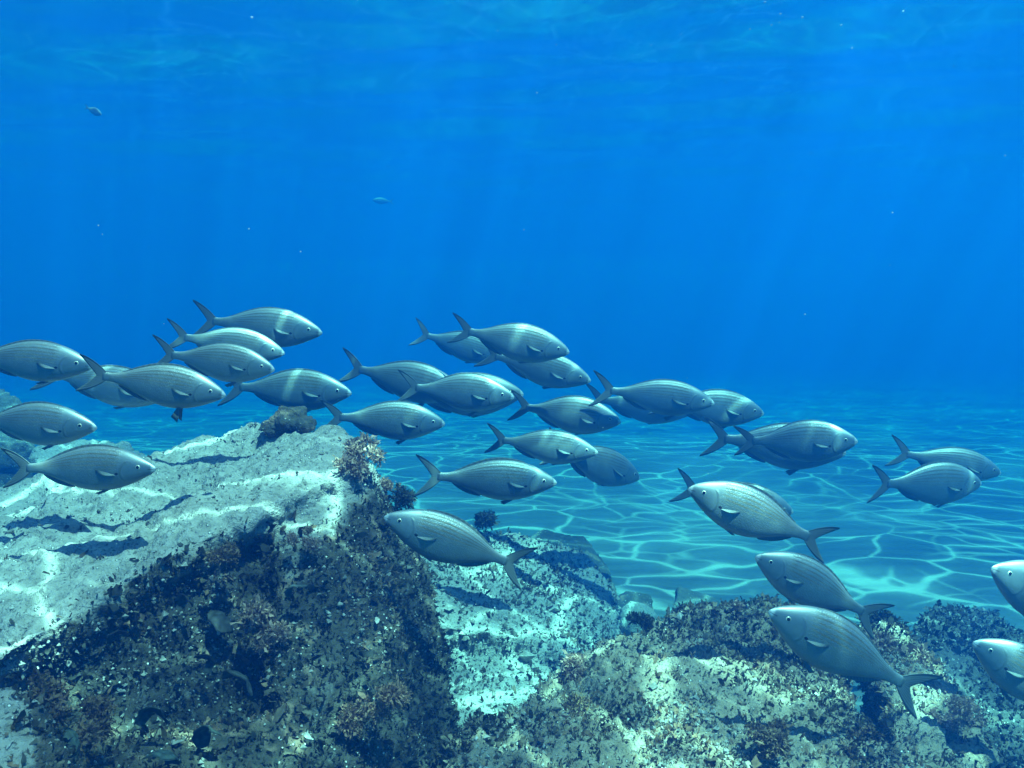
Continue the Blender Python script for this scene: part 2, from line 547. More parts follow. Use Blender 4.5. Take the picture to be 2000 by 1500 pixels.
main_hulls = [
    # sloping top slab
    [(-120, 1370, 0.98), (0, 1280, 1.02), (250, 1120, 1.14), (430, 1025, 1.26), (620, 940, 1.38), (700, 915, 1.44),
     (690, 862, 1.62), (620, 838, 1.70), (510, 838, 1.76), (400, 858, 1.82), (270, 888, 1.86), (0, 960, 1.80), (-200, 1010, 1.7),
     (-120, 1520, 1.05), (0, 1440, 1.10), (250, 1290, 1.24), (430, 1230, 1.34), (620, 1150, 1.48), (690, 1100, 1.55),
     down((620, 838, 1.9), 0.3), down((270, 880, 2.0), 0.3), down((-200, 1000, 1.9), 0.3)],
    # right-hand shoulder and flank
    [(520, 1000, 1.36), (640, 905, 1.46), (705, 890, 1.52), (745, 925, 1.56), (775, 985, 1.58), (800, 1040, 1.58), (835, 1110, 1.56), (862, 1200, 1.52),
     (885, 1320, 1.46), (900, 1440, 1.42), (880, 1560, 1.36), (540, 1180, 1.24), (560, 1330, 1.14), (560, 1560, 1.05), (720, 1560, 1.12),
     down((780, 985, 1.75)), down((560, 1000, 1.8)), down((880, 1500, 1.5)), down((560, 1560, 1.1))],
    # low left corner towards the camera
    [(-150, 1340, 0.92), (10, 1370, 0.90), (40, 1420, 0.88), (110, 1520, 0.84), (150, 1650, 0.84), (-200, 1650, 0.75), (-250, 1400, 0.85),
     (60, 1450, 1.1), (-200, 1420, 1.15), down((100, 1600, 0.85)), down((-200, 1600, 0.85)), down((60, 1450, 1.2))],
    # foot of the hollow
    [(80, 1500, 1.0), (300, 1455, 1.08), (480, 1440, 1.12), (600, 1400, 1.12), (650, 1600, 1.0), (100, 1650, 0.90),
     (300, 1420, 1.3), (550, 1380, 1.35), down((650, 1600, 1.05)), down((100, 1600, 0.95)), down((300, 1400, 1.4)), down((600, 1400, 1.4))],
    # back wall of the shallow hollow
    [(60, 1290, 1.09), (250, 1180, 1.21), (430, 1105, 1.30), (600, 1050, 1.36), (640, 1300, 1.27), (600, 1500, 1.18), (350, 1500, 1.17), (120, 1520, 1.05), (20, 1420, 1.05),
     down((60, 1290, 1.2)), down((430, 1105, 1.5)), down((640, 1300, 1.4)), down((600, 1500, 1.2)), down((120, 1500, 1.1))],
]
main_light_bands = [  # shadow bands and bright caustic streaks put into the shape as dents and ridges
    ([(-60, 1185), (0, 1150), (120, 1098), (270, 1040), (290, 1030)], 20, -0.014),
    ([(90, 1068), (200, 1015), (300, 965), (400, 930)], 15, -0.011),
    ([(-60, 1100), (0, 1080), (150, 1020), (260, 960), (400, 905)], 9, 0.008),
    ([(290, 930), (350, 895), (420, 872), (490, 862)], 13, -0.010),
    ([(390, 890), (460, 892), (545, 885)], 9, -0.007),
    ([(690, 1085), (700, 1130), (720, 1200), (745, 1260), (770, 1290)], 10, 0.012),
]
boulder = empty('boulder', P(400, 1300, 1.4))
boulder.location.z = 0
tag(boulder, 'largest pale grey boulder with sloping top and dark weedy hollow in its front', 'boulder')
bl = Matrix.Translation(-boulder.location)
stone = build_rock('stone', main_hulls, 0.0065, MAT['rock'], (0.034, 0.016, 0.005), 3, growth_main, 12, main_light_bands)
stone.data.transform(bl); stone.parent = boulder
crag = build_rock('crag', [lump(P(563, 826, 1.70), 0.036, (1.25, 0.8, 0.95), 40, 5, 0.35), lump(P(590, 828, 1.68), 0.022, (1.3, 1, 0.7), 30, 6, 0.3),
                          lump(P(530, 838, 1.70), 0.025, (1.5, 1, 0.8), 30, 8, 0.3)],
                  0.004, MAT['rock_dark'], (0.012, 0.012, 0.004), 31, lambda c, n: np.full(len(c), 1.2), 2)
crag.data.transform(bl); crag.parent = boulder


def g_noise(base, amp, scale, seed, steep=0.4):
    def f(co, no):
        return base + amp * fbm(co, scale, 3, seed) + steep * (0.7 - no[:, 2])
    return f


mid = build_rock('boulder', [
    [(935, 1030, 2.35), (1040, 1045, 2.5), (1140, 1085, 2.52), (1190, 1140, 2.45), (1215, 1205, 2.36), (1225, 1270, 2.25), (1120, 1290, 2.0),
     (1020, 1245, 1.92), (860, 1225, 1.86), (780, 1120, 1.95), (790, 1040, 2.15), down((940, 1030, 2.6)), down((1190, 1140, 2.6)), down((1230, 1280, 2.3)),
     down((1050, 1330, 2.0)), down((800, 1250, 1.9)), down((780, 1050, 2.3))],
    [(840, 1310, 1.86), (930, 1290, 1.90), (1080, 1300, 1.95), (1060, 1350, 1.78), (1010, 1400, 1.68), (900, 1410, 1.62), (850, 1380, 1.66),
     down((840, 1300, 1.95)), down((1100, 1300, 2.0)), down((1050, 1420, 1.7)), down((850, 1420, 1.65))],
], 0.009, MAT['rock_teal'], (0.032, 0.013, 0.005), 41, g_noise(-0.02, 0.28, 4.0, 5), 10)
tag(mid, 'teal tinted pitted boulder in the middle, behind a left-facing fish tail', 'boulder')

front = build_rock('boulder', [
    [(1000, 1400, 1.42), (1050, 1345, 1.52), (1150, 1300, 1.58), (1200, 1255, 1.62), (1270, 1225, 1.66), (1340, 1262, 1.66), (1420, 1235, 1.66),
     (1500, 1205, 1.66), (1600, 1200, 1.68), (1650, 1260, 1.6), (1700, 1390, 1.42), (1720, 1520, 1.22), (1300, 1620, 1.05), (880, 1540, 1.18), (900, 1470, 1.26),
     down((1000, 1400, 1.55)), down((1270, 1220, 1.8)), down((1600, 1200, 1.8)), down((1720, 1500, 1.3)), down((1300, 1620, 1.05)), down((880, 1550, 1.2))],
    [(1690, 1225, 1.74), (1740, 1215, 1.76), (1800, 1260, 1.7), (1850, 1330, 1.6), (1890, 1410, 1.5), (1940, 1520, 1.36), (1740, 1400, 1.46), (1780, 1600, 1.2), (1700, 1300, 1.66),
     down((1700, 1230, 1.85)), down((1860, 1320, 1.7)), down((1960, 1520, 1.4)), down((1760, 1600, 1.2)), down((1700, 1350, 1.6))],
], 0.0065, MAT['rock_tan'], (0.05, 0.030, 0.009), 61, g_noise(0.36, 0.42, 5.0, 15, 0.2), 3)
tag(front, 'rough weed covered boulder along the bottom edge, in front of the lowest fish', 'boulder')

rback = build_rock('boulder', [
    [(1775, 1225, 2.05), (1800, 1185, 2.15), (1840, 1172, 2.2), (1910, 1180, 2.25), (2010, 1235, 2.25), (2120, 1330, 2.1), (2150, 1500, 1.75), (1960, 1480, 1.65),
     (1860, 1340, 1.80), down((1775, 1220, 2.2)), down((1910, 1180, 2.4)), down((2140, 1300, 2.2)), down((2150, 1500, 1.75)), down((1950, 1500, 1.65))],
], 0.009, MAT['rock_dark'], (0.035, 0.02, 0.006), 81, g_noise(0.45, 0.3, 4.0, 25, 0.2), 3)
tag(rback, 'dark boulder in the lower right corner, behind a dim fish', 'boulder')

lback = build_rock('boulder', [
    [(-140, 775, 3.0), (-30, 752, 3.05), (15, 760, 3.05), (45, 790, 2.95), (60, 850, 2.85), (-150, 900, 2.7), down((45, 800, 3.1)), down((-140, 780, 3.2)), down((80, 900, 2.7)), down((-150, 900, 2.7))],
], 0.012, MAT['rock_dark'], (0.025, 0.02, 0.006), 91, g_noise(0.3, 0.3, 4.0, 35), 3)
tag(lback, 'distant blue grey boulder cut by the left edge between two fish', 'boulder')
lmid = build_rock('boulder', [
    [(60, 880, 2.4), (130, 858, 2.5), (200, 852, 2.5), (262, 872, 2.45), (300, 905, 2.3), (100, 960, 2.1), down((60, 880, 2.5)), down((270, 870, 2.6)), down((320, 920, 2.2)), down((80, 960, 2.1))],
], 0.012, MAT['rock_teal'], (0.03, 0.02, 0.006), 95, g_noise(0.2, 0.3, 4.0, 45), 3)
tag(lmid, 'low hazy boulder showing just behind the largest boulder, at upper left', 'boulder')

for (hl, mat, seed, g, label) in [
    ([lump(P(1238, 1180, 2.95), 0.075, (1.05, 0.8, 0.55), 40, 11, 0.2), lump(P(1215, 1200, 2.9), 0.08, (0.9, 0.8, 0.6), 40, 12)], MAT['rock_dark'], 101, 0.6, 'dark rounded stone on the sand just right of the middle boulder'),
    ([lump(P(1245, 1225, 2.6), 0.095, (0.85, 0.9, 0.95), 60, 13, 0.06)], MAT['rock_teal'], 103, -0.2, 'smooth pale stone tucked between middle and front boulders'),
    ([[(1312, 1175, 2.9), (1325, 1142, 3.0), (1390, 1165, 3.1), (1450, 1215, 2.95), (1420, 1260, 2.7), (1315, 1260, 2.7), down((1312, 1150, 3.1)), down((1460, 1200, 3.1)), down((1430, 1270, 2.7)), down((1310, 1270, 2.7))]], MAT['rock_dark'], 105, 0.4, 'low dark wedge shaped stone on the sand behind the front boulder'),
    ([[(1010, 1060, 3.3), (1060, 1030, 3.5), (1140, 1050, 3.45), (1190, 1110, 3.2), (1200, 1150, 3.0), (1050, 1120, 3.0), down((1010, 1050, 3.5)), down((1150, 1040, 3.6)), down((1220, 1150, 3.1)), down((1040, 1120, 3.0))]], MAT['rock_dark'], 107, 0.6, 'flat dark form on the sand behind the middle boulder'),  # low flat form, darker than the sand around it
]:
    o = build_rock('stone', hl, 0.01, mat, (0.012, 0.008, 0.003), seed, (lambda gg: (lambda c, n: np.full(len(c), gg)))(g), 3)
    tag(o, label, 'stone', 'loose stones on the sand')


# ------------------------------------------------------------------ algae
def leaf_cloud(name, pts, nrm, sizes, tones, mat, seed, lift=0.3, wide=0.48):
    """many small curled lobes, one mesh; each is a 2x3 patch bent over"""
    n = len(pts)
    rg = np.random.default_rng(seed)
    up = nrm + rg.normal(0, 0.55, (n, 3)) + np.array([0, 0, lift])
    up /= np.linalg.norm(up, axis=1)[:, None]
    a = rg.normal(0, 1, (n, 3))
    side = np.cross(up, a); side /= np.linalg.norm(side, axis=1)[:, None] + 1e-9
    fw = np.cross(side, up)
    prof = [(0.0, 0.45, 0.0), (0.35, 1.0, 0.10), (0.75, 1.0, 0.42), (1.0, 0.55, 0.85)]   # along, half width, curl
    V = []
    curl = rg.uniform(0.2, 1.0, n)[:, None]
    wd = (sizes * wide * rg.uniform(0.5, 1.1, n))[:, None]
    for (l, wv, c) in prof:
        mid_ = pts + up * (sizes[:, None] * l) + fw * (sizes[:, None] * c * curl)
        jig = rg.normal(0, 0.10, (n, 3)) * sizes[:, None]
        V.append(mid_ - side * wd * wv * 0.5 + jig)
        V.append(mid_ + side * wd * wv * 0.5 - jig)
    V = np.stack(V, 1).reshape(-1, 3)
    b = np.arange(n)[:, None] * 8
    F = np.concatenate([b + np.array([[0, 1, 3, 2]]), b + np.array([[2, 3, 5, 4]]), b + np.array([[4, 5, 7, 6]])], 1).reshape(-1, 4)
    me = bpy.data.meshes.new(name)
    me.from_pydata(V.tolist(), [], F.tolist())
    me.materials.append(mat)
    me.polygons.foreach_set('use_smooth', [True] * len(me.polygons))
    at = me.attributes.new('tone', 'FLOAT_COLOR', 'POINT')
    t4 = np.concatenate([np.repeat(tones, 8, 0), np.ones((n * 8, 1))], 1).astype(np.float32)
    at.data.foreach_set('color', t4.ravel())
    o = bpy.data.objects.new(name, me)
    C.objects.link(o)
    return o


def sample_rock(o, n, weight, seed):
    me = o.data
    nf = len(me.polygons)
    ce = np.empty(nf * 3); me.polygons.foreach_get('center', ce); ce = ce.reshape(-1, 3)
    no = np.empty(nf * 3); me.polygons.foreach_get('normal', no); no = no.reshape(-1, 3)
    ar = np.empty(nf); me.polygons.foreach_get('area', ar)
    off = np.array(o.parent.location) if o.parent else np.zeros(3)
    ce = ce + off
    view = np.array(cam.location) - ce
    view /= np.linalg.norm(view, axis=1)[:, None]
    wgt = ar * weight(ce, no) * ((view * no).sum(1) > -0.45) * (ce[:, 2] > 0.02)
    rg = np.random.default_rng(seed)
    idx = rg.choice(nf, n, p=wgt / wgt.sum())
    pts = ce[idx] + rg.normal(0, 0.002, (n, 3))
    return pts, no[idx], rg


TONES = np.array([(0.024, 0.026, 0.020), (0.050, 0.050, 0.038), (0.115, 0.085, 0.055), (0.18, 0.145, 0.10), (0.32, 0.20, 0.12), (0.34, 0.33, 0.29), (0.55, 0.53, 0.48)])


def turf(o, n, wfun, size, probs, seed):
    pts, no, rg = sample_rock(o, n, wfun, seed)
    # tone follows patches, so neighbours look alike
    f = 0.5 + 0.55 * fbm(pts, 9.0, 2, seed) + 0.45 * fbm(pts, 32.0, 2, seed + 3)
    f = np.clip(f + rg.normal(0, 0.06, n), 0, 0.999)
    order = np.searchsorted(np.cumsum(probs), f * np.sum(probs))
    tones = TONES[np.clip(order, 0, len(TONES) - 1)] * rg.uniform(0.75, 1.25, (n, 1))
    sz = size * rg.lognormal(0, 0.4, n)
    return tag(leaf_cloud('algae_turf', pts, no, sz, tones, MAT['turf'], seed), kind='stuff')


def grit(o, n, wfun, size, seed, tones):
    """shell grit and tiny barnacles: irregular faceted crumbs sitting on the rock"""
    pts, no, rg = sample_rock(o, n, wfun, seed)
    sz = size * rg.lognormal(0, 0.45, n)
    base = np.array([(1, 0, 0), (-1, 0, 0), (0, 1, 0), (0, -1, 0), (0, 0, 1), (0, 0, -1.)])
    V = base[None] * rg.uniform(0.6, 1.4, (n, 6, 1)) + rg.normal(0, 0.25, (n, 6, 3))
    V = pts[:, None] + V * sz[:, None, None] + (no * sz[:, None] * 0.4)[:, None]
    tri = np.array([(0, 2, 4), (2, 1, 4), (1, 3, 4), (3, 0, 4), (2, 0, 5), (1, 2, 5), (3, 1, 5), (0, 3, 5)])
    F = (np.arange(n)[:, None, None] * 6 + tri[None]).reshape(-1, 3)
    me = bpy.data.meshes.new('shell_grit')
    me.from_pydata(V.reshape(-1, 3).tolist(), [], F.tolist())
    me.materials.append(MAT['turf'])
    tn = np.array(tones)[rg.integers(0, len(tones), n)] * rg.uniform(0.7, 1.2, (n, 1))
    at = me.attributes.new('tone', 'FLOAT_COLOR', 'POINT')
    at.data.foreach_set('color', np.concatenate([np.repeat(tn, 6, 0), np.ones((n * 6, 1))], 1).astype(np.float32).ravel())
    ob = bpy.data.objects.new('shell_grit', me)
    C.objects.link(ob)
    return tag(ob, kind='stuff')


turf(stone, 64000, lambda c, n: np.clip(growth_main(c, n) - 0.12, 0, 1) + 0.006, 0.0062, [.30, .22, .18, .12, .13, .04, .01], 201)
turf(front, 52000, lambda c, n: 0.25 + sstep(-0.1, 0.4, fbm(c, 5.0, 3, 15)), 0.0060, [.10, .14, .20, .20, .24, .09, .03], 202)
turf(mid, 4500, lambda c, n: 0.12 + sstep(0.0, 0.5, fbm(c, 4.0, 3, 5)), 0.008, [.25, .2, .2, .15, .02, .1, .08], 203)
turf(rback, 9000, lambda c, n: 0.3 + sstep(-0.1, 0.4, fbm(c, 4.0, 3, 25)), 0.008, [.4, .34, .2, .04, .01, .01, 0], 204)
WHITE = [(0.62, 0.60, 0.55), (0.45, 0.44, 0.40), (0.30, 0.29, 0.26), (0.10, 0.10, 0.085)]
grit(stone, 16000, lambda c, n: (0.3 + np.clip(growth_main(c, n), 0, 0.6)) * sstep(-0.2, 0.5, fbm(c, 8.0, 3, 88)), 0.0018, 211, WHITE)
grit(front, 16000, lambda c, n: sstep(-0.2, 0.5, fbm(c, 8.0, 3, 89)), 0.0020, 212, WHITE)
grit(mid, 9000, lambda c, n: np.ones(len(c)), 0.0030, 213, WHITE)
grit(rback, 2500, lambda c, n: np.ones(len(c)), 0.0028, 214, WHITE)


def algae_tuft(px, py, d, size, label, tone=(0.30, 0.20, 0.15), n=1500, seed=0):
    """soft low clump of fine fronds: a few merged lobes bristling with tiny curled leaflets"""
    rg = np.random.default_rng(seed)
    base = P(px, py, d)
    k = rg.integers(4, 8)
    cen = rg.normal(0, 0.55, (k, 3)) * size * np.array([1.3, 0.8, 0.75])
    rad = size * rg.uniform(0.18, 0.55, k)
    who = rg.choice(k, n, p=rad ** 2 / (rad ** 2).sum())
    dr = rg.normal(0, 1, (n, 3)); dr /= np.linalg.norm(dr, axis=1)[:, None]
    rr = rad[who] * rg.uniform(0.45, 1.15, n) * (1 + 0.25 * fbm(cen[who] * 3 + dr * 0.05, 40.0, 2, seed))
    pts = cen[who] + dr * rr[:, None]
    tn = np.array(tone)[None] * rg.uniform(0.65, 1.2, (n, 1)) * (0.9 + 0.2 * rg.uniform(0, 1, (k, 1)))[who]
    sz = size * 0.19 * rg.lognormal(0, 0.35, n)
    o = leaf_cloud('algae_tuft', pts, dr, sz, tn, MAT['turf'], seed, 0.2, 0.30)
    o.location = base
    return tag(o, label, 'algae', 'soft algae tufts on the rocks')


PINK, BROWN, OLIVE = (0.50, 0.33, 0.25), (0.25, 0.155, 0.09), (0.055, 0.06, 0.045)
for i, a in enumerate([
    (530, 1205, 1.18, 0.034, 'large pinkish algae tuft in the middle of the dark hollow', PINK),
    (556, 1232, 1.18, 0.024, 'pinkish tuft hanging just below the largest tuft in the hollow', PINK),
    (695, 895, 1.47, 0.034, 'tall beige tuft on the top right shoulder of the largest boulder', PINK),
    (767, 946, 1.55, 0.018, 'round beige tuft standing out against the water from the boulder edge', PINK),
    (95, 1378, 0.93, 0.034, 'brown tuft at the lower left end of the dark hollow', BROWN),
    (192, 1392, 1.00, 0.026, 'small brown tuft at the foot of the dark hollow', BROWN),
    (705, 1370, 1.14, 0.030, 'orange tinted tuft below the bright light streak', (0.42, 0.25, 0.16)),
    (590, 1060, 1.27, 0.016, 'tiny beige tuft under the bright top of the largest boulder', PINK),
    (440, 1080, 1.20, 0.024, 'brown beige tuft at the upper lip of the dark hollow', BROWN),
    (1110, 1422, 1.36, 0.040, 'ochre tuft on the left end of the front boulder', (0.30, 0.19, 0.09)),
    (1130, 1310, 1.52, 0.036, 'grey pink tuft on the rear left shoulder of the front boulder', PINK),
    (1335, 1272, 1.58, 0.026, 'pale pink tuft in front of the notch of the front boulder', PINK),
    (1452, 1222, 1.62, 0.028, 'pinkish tuft on the crest beside the lowest fish nose', PINK),
    (1765, 1280, 1.66, 0.040, 'large beige tuft behind the lowest fish tail', PINK),
    (1795, 1345, 1.58, 0.034, 'beige tuft under the lowest fish tail fin', PINK),
    (1872, 1385, 1.47, 0.030, 'pale tuft on the right rim of the front boulder', PINK),
    (1488, 1432, 1.22, 0.030, 'grey brown tuft low on the front boulder face', BROWN),
    (1700, 1470, 1.24, 0.030, 'brown tuft at the bottom right of the front boulder', BROWN),
    (1345, 1222, 1.70, 0.030, 'dark green tuft standing up from the front boulder notch', OLIVE),
    (1270, 1215, 1.66, 0.026, 'dark tuft on the highest left point of the front boulder', OLIVE),
    (1410, 1238, 1.66, 0.020, 'small dark tuft right of the front boulder notch', OLIVE),
    (1730, 1215, 1.74, 0.034, 'dark green tuft beneath the middle left-facing fish tail', OLIVE),
    (930, 1015, 2.30, 0.040, 'dark tuft atop the middle boulder above a left-facing fish', OLIVE),
    (765, 985, 1.56, 0.026, 'dark tuft on the right edge of the largest boulder', OLIVE),
]):
    algae_tuft(*a[:5], tone=a[5], seed=300 + i)


def algae_frond(px, py, d, r, label, tone, seed, tilt=0.4):
    """fan of a peacock's-tail weed: a ruffled cupped fan with thickness"""
    rg = np.random.default_rng(seed)
    V, F = [], []
    na, nr = 15, 6
    ph = rg.uniform(0, 6, 3)
    for s in (1, -1):
        b = len(V)
        for i in range(na):
            a = -2.3 + 4.6 * i / (na - 1)
            for j in range(nr):
                q = 0.12 + 0.88 * j / (nr - 1)
                rr = r * q * (1 + 0.10 * math.sin(3 * a + ph[0]) * q + 0.06 * math.sin(7 * a + ph[1]) * q)
                V.append((rr * math.sin(a), s * 0.0006 + r * (0.5 * q * q - 0.1) + 0.10 * r * q * math.sin(4 * a + ph[2]), rr * math.cos(a) * 0.9))
        for i in range(na - 1):
            for j in range(nr - 1):
                f = (b + i * nr + j, b + (i + 1) * nr + j, b + (i + 1) * nr + j + 1, b + i * nr + j + 1)
                F.append(f if s > 0 else f[::-1])
    o = mesh_obj('algae_frond', V, F, MAT['turf'])
    o.location = P(px, py, d)
    o.rotation_euler = (-0.6 + rg.normal(0, tilt), rg.normal(0, 0.5), math.pi + rg.normal(0, 0.6))
    at = o.data.attributes.new('tone', 'FLOAT_COLOR', 'POINT')
    T = np.tile(np.array([*tone, 1.0]), (len(V), 1))
    rad = np.linalg.norm(np.array(V)[:, [0, 2]], axis=1) / r
    T[:, :3] *= 0.55 * (0.7 + 0.5 * (np.sin(rad * 18) > 0.3))[:, None]
    at.data.foreach_set('color', T.astype(np.float32).ravel())
    return tag(o, label, 'algae', 'fan shaped algae fronds in the hollow')


for i, a in enumerate([
    (475, 1325, 1.10, 0.026, 'broad grey green fan frond low in the right of the dark hollow', (0.15, 0.175, 0.155)),
    (440, 1205, 1.20, 0.026, 'upright dark grey fan frond near the top right of the hollow', (0.11, 0.12, 0.11)),
    (402, 1290, 1.14, 0.016, 'small fan frond just left of the broad grey green one', (0.16, 0.18, 0.16)),
    (225, 1240, 1.08, 0.014, 'pale edged fan frond on the left lip of the hollow', (0.18, 0.175, 0.15)),
    (300, 1395, 1.02, 0.020, 'greenish fan frond at the bottom of the hollow', (0.12, 0.17, 0.14)),
    (150, 1445, 0.92, 0.020, 'greenish fan frond in the lower left corner', (0.13, 0.18, 0.15)),
    (320, 1470, 0.98, 0.024, 'teal fan frond at the very bottom below the hollow', (0.14, 0.20, 0.18)),
    (575, 1145, 1.20, 0.018, 'pale ringed fan frond right of the hollow', (0.22, 0.26, 0.25)),
    (410, 1430, 1.02, 0.022, 'dark teal fan frond below the broad grey green one', (0.09, 0.13, 0.12)),
    (365, 1175, 1.18, 0.016, 'small grey fan frond under the hollow upper lip', (0.22, 0.22, 0.19)),
]):
    algae_frond(*a[:5], tone=a[5], seed=400 + i)


# ------------------------------------------------------------------ fish
def hermite(xs, ys, x):
    xs, ys = np.array(xs, float), np.array(ys, float)
    m = np.gradient(ys, xs)
    i = np.clip(np.searchsorted(xs, x, side='right') - 1, 0, len(xs) - 2)
    h = xs[i + 1] - xs[i]
    t = (x - xs[i]) / h
    return ((2 * t**3 - 3 * t**2 + 1) * ys[i] + (t**3 - 2 * t**2 + t) * h * m[i] + (-2 * t**3 + 3 * t**2) * ys[i + 1] + (t**3 - t**2) * h * m[i + 1])


T_TOP = ([0, .03, .08, .15, .25, .35, .45, .58, .72, .84, .93, 1], [.008, .040, .074, .112, .150, .170, .174, .157, .110, .060, .038, .036])
T_BOT = ([0, .03, .08, .15, .25, .35, .45, .58, .72, .84, .93, 1], [-.012, -.036, -.064, -.100, -.140, -.166, -.174, -.156, -.104, -.057, -.036, -.036])
T_WID = ([0, .03, .08, .15, .25, .35, .45, .58, .72, .84, .93, 1], [.004, .020, .038, .056, .070, .076, .077, .068, .046, .026, .015, .008])


class Fish:
    def __init__(self, SL, bend, deep):
        self.SL, self.bend, self.deep = SL, bend, deep

    def top(self, t): return hermite(*T_TOP, np.atleast_1d(t)) * self.deep
    def bot(self, t): return hermite(*T_BOT, np.atleast_1d(t)) * self.deep
    def wid(self, t): return hermite(*T_WID, np.atleast_1d(t))

    def warp(self, co):
        """t, y, z in body lengths -> local metres, with the swimming bend"""
        co = np.array(co, float)
        t = co[:, 0]
        off = self.bend * (np.clip(t - 0.25, 0, None) ** 2) - self.bend * 0.12 * np.clip(0.25 - t, 0, None)
        return np.stack([(0.61 - t), co[:, 1] + off, co[:, 2]], 1) * self.SL

    def add(self, name, co, faces, uv, mat, parent, smooth=True):
        o = mesh_obj(name, self.warp(co), faces, mat, parent, smooth)
        if uv is not None:
            lay = o.data.uv_layers.new(name='along_body')
            vi = np.empty(len(o.data.loops), dtype=np.int32)
            o.data.loops.foreach_get('vertex_index', vi)
            lay.data.foreach_set('uv', np.array(uv, np.float32)[vi].ravel())
        return o

    def fin_grid(self, root, tip, thick, n, m, side=None, bulge=None):
        """grid from a root curve to an edge curve, two skins; returns verts, faces, uv"""
        V, F, U = [], [], []
        for s in (1, -1):
            b = len(V)
            for i in range(n):
                for j in range(m):
                    q = j / (m - 1)
                    c = root[i] * (1 - q) + tip[i] * q + (bulge[i] * 4 * q * (1 - q) if bulge is not None else 0)
                    th = thick * (1 - 0.8 * q)
                    nrm = np.array([0, 1, 0.]) if side is None else side
                    V.append(c + nrm * s * th); U.append((q, i / (n - 1)))
            for i in range(n - 1):
                for j in range(m - 1):
                    f = (b + i * m + j, b + (i + 1) * m + j, b + (i + 1) * m + j + 1, b + i * m + j + 1)
                    F.append(f if s > 0 else f[::-1])
        k = n * m
        for j in range(m - 1):
            for i in (0, n - 1):
                F.append((i * m + j, i * m + j + 1, k + i * m + j + 1, k + i * m + j))
        for i in range(n - 1):
            F.append((i * m + m - 1, (i + 1) * m + m - 1, k + (i + 1) * m + m - 1, k + i * m + m - 1))
        return V, F, U


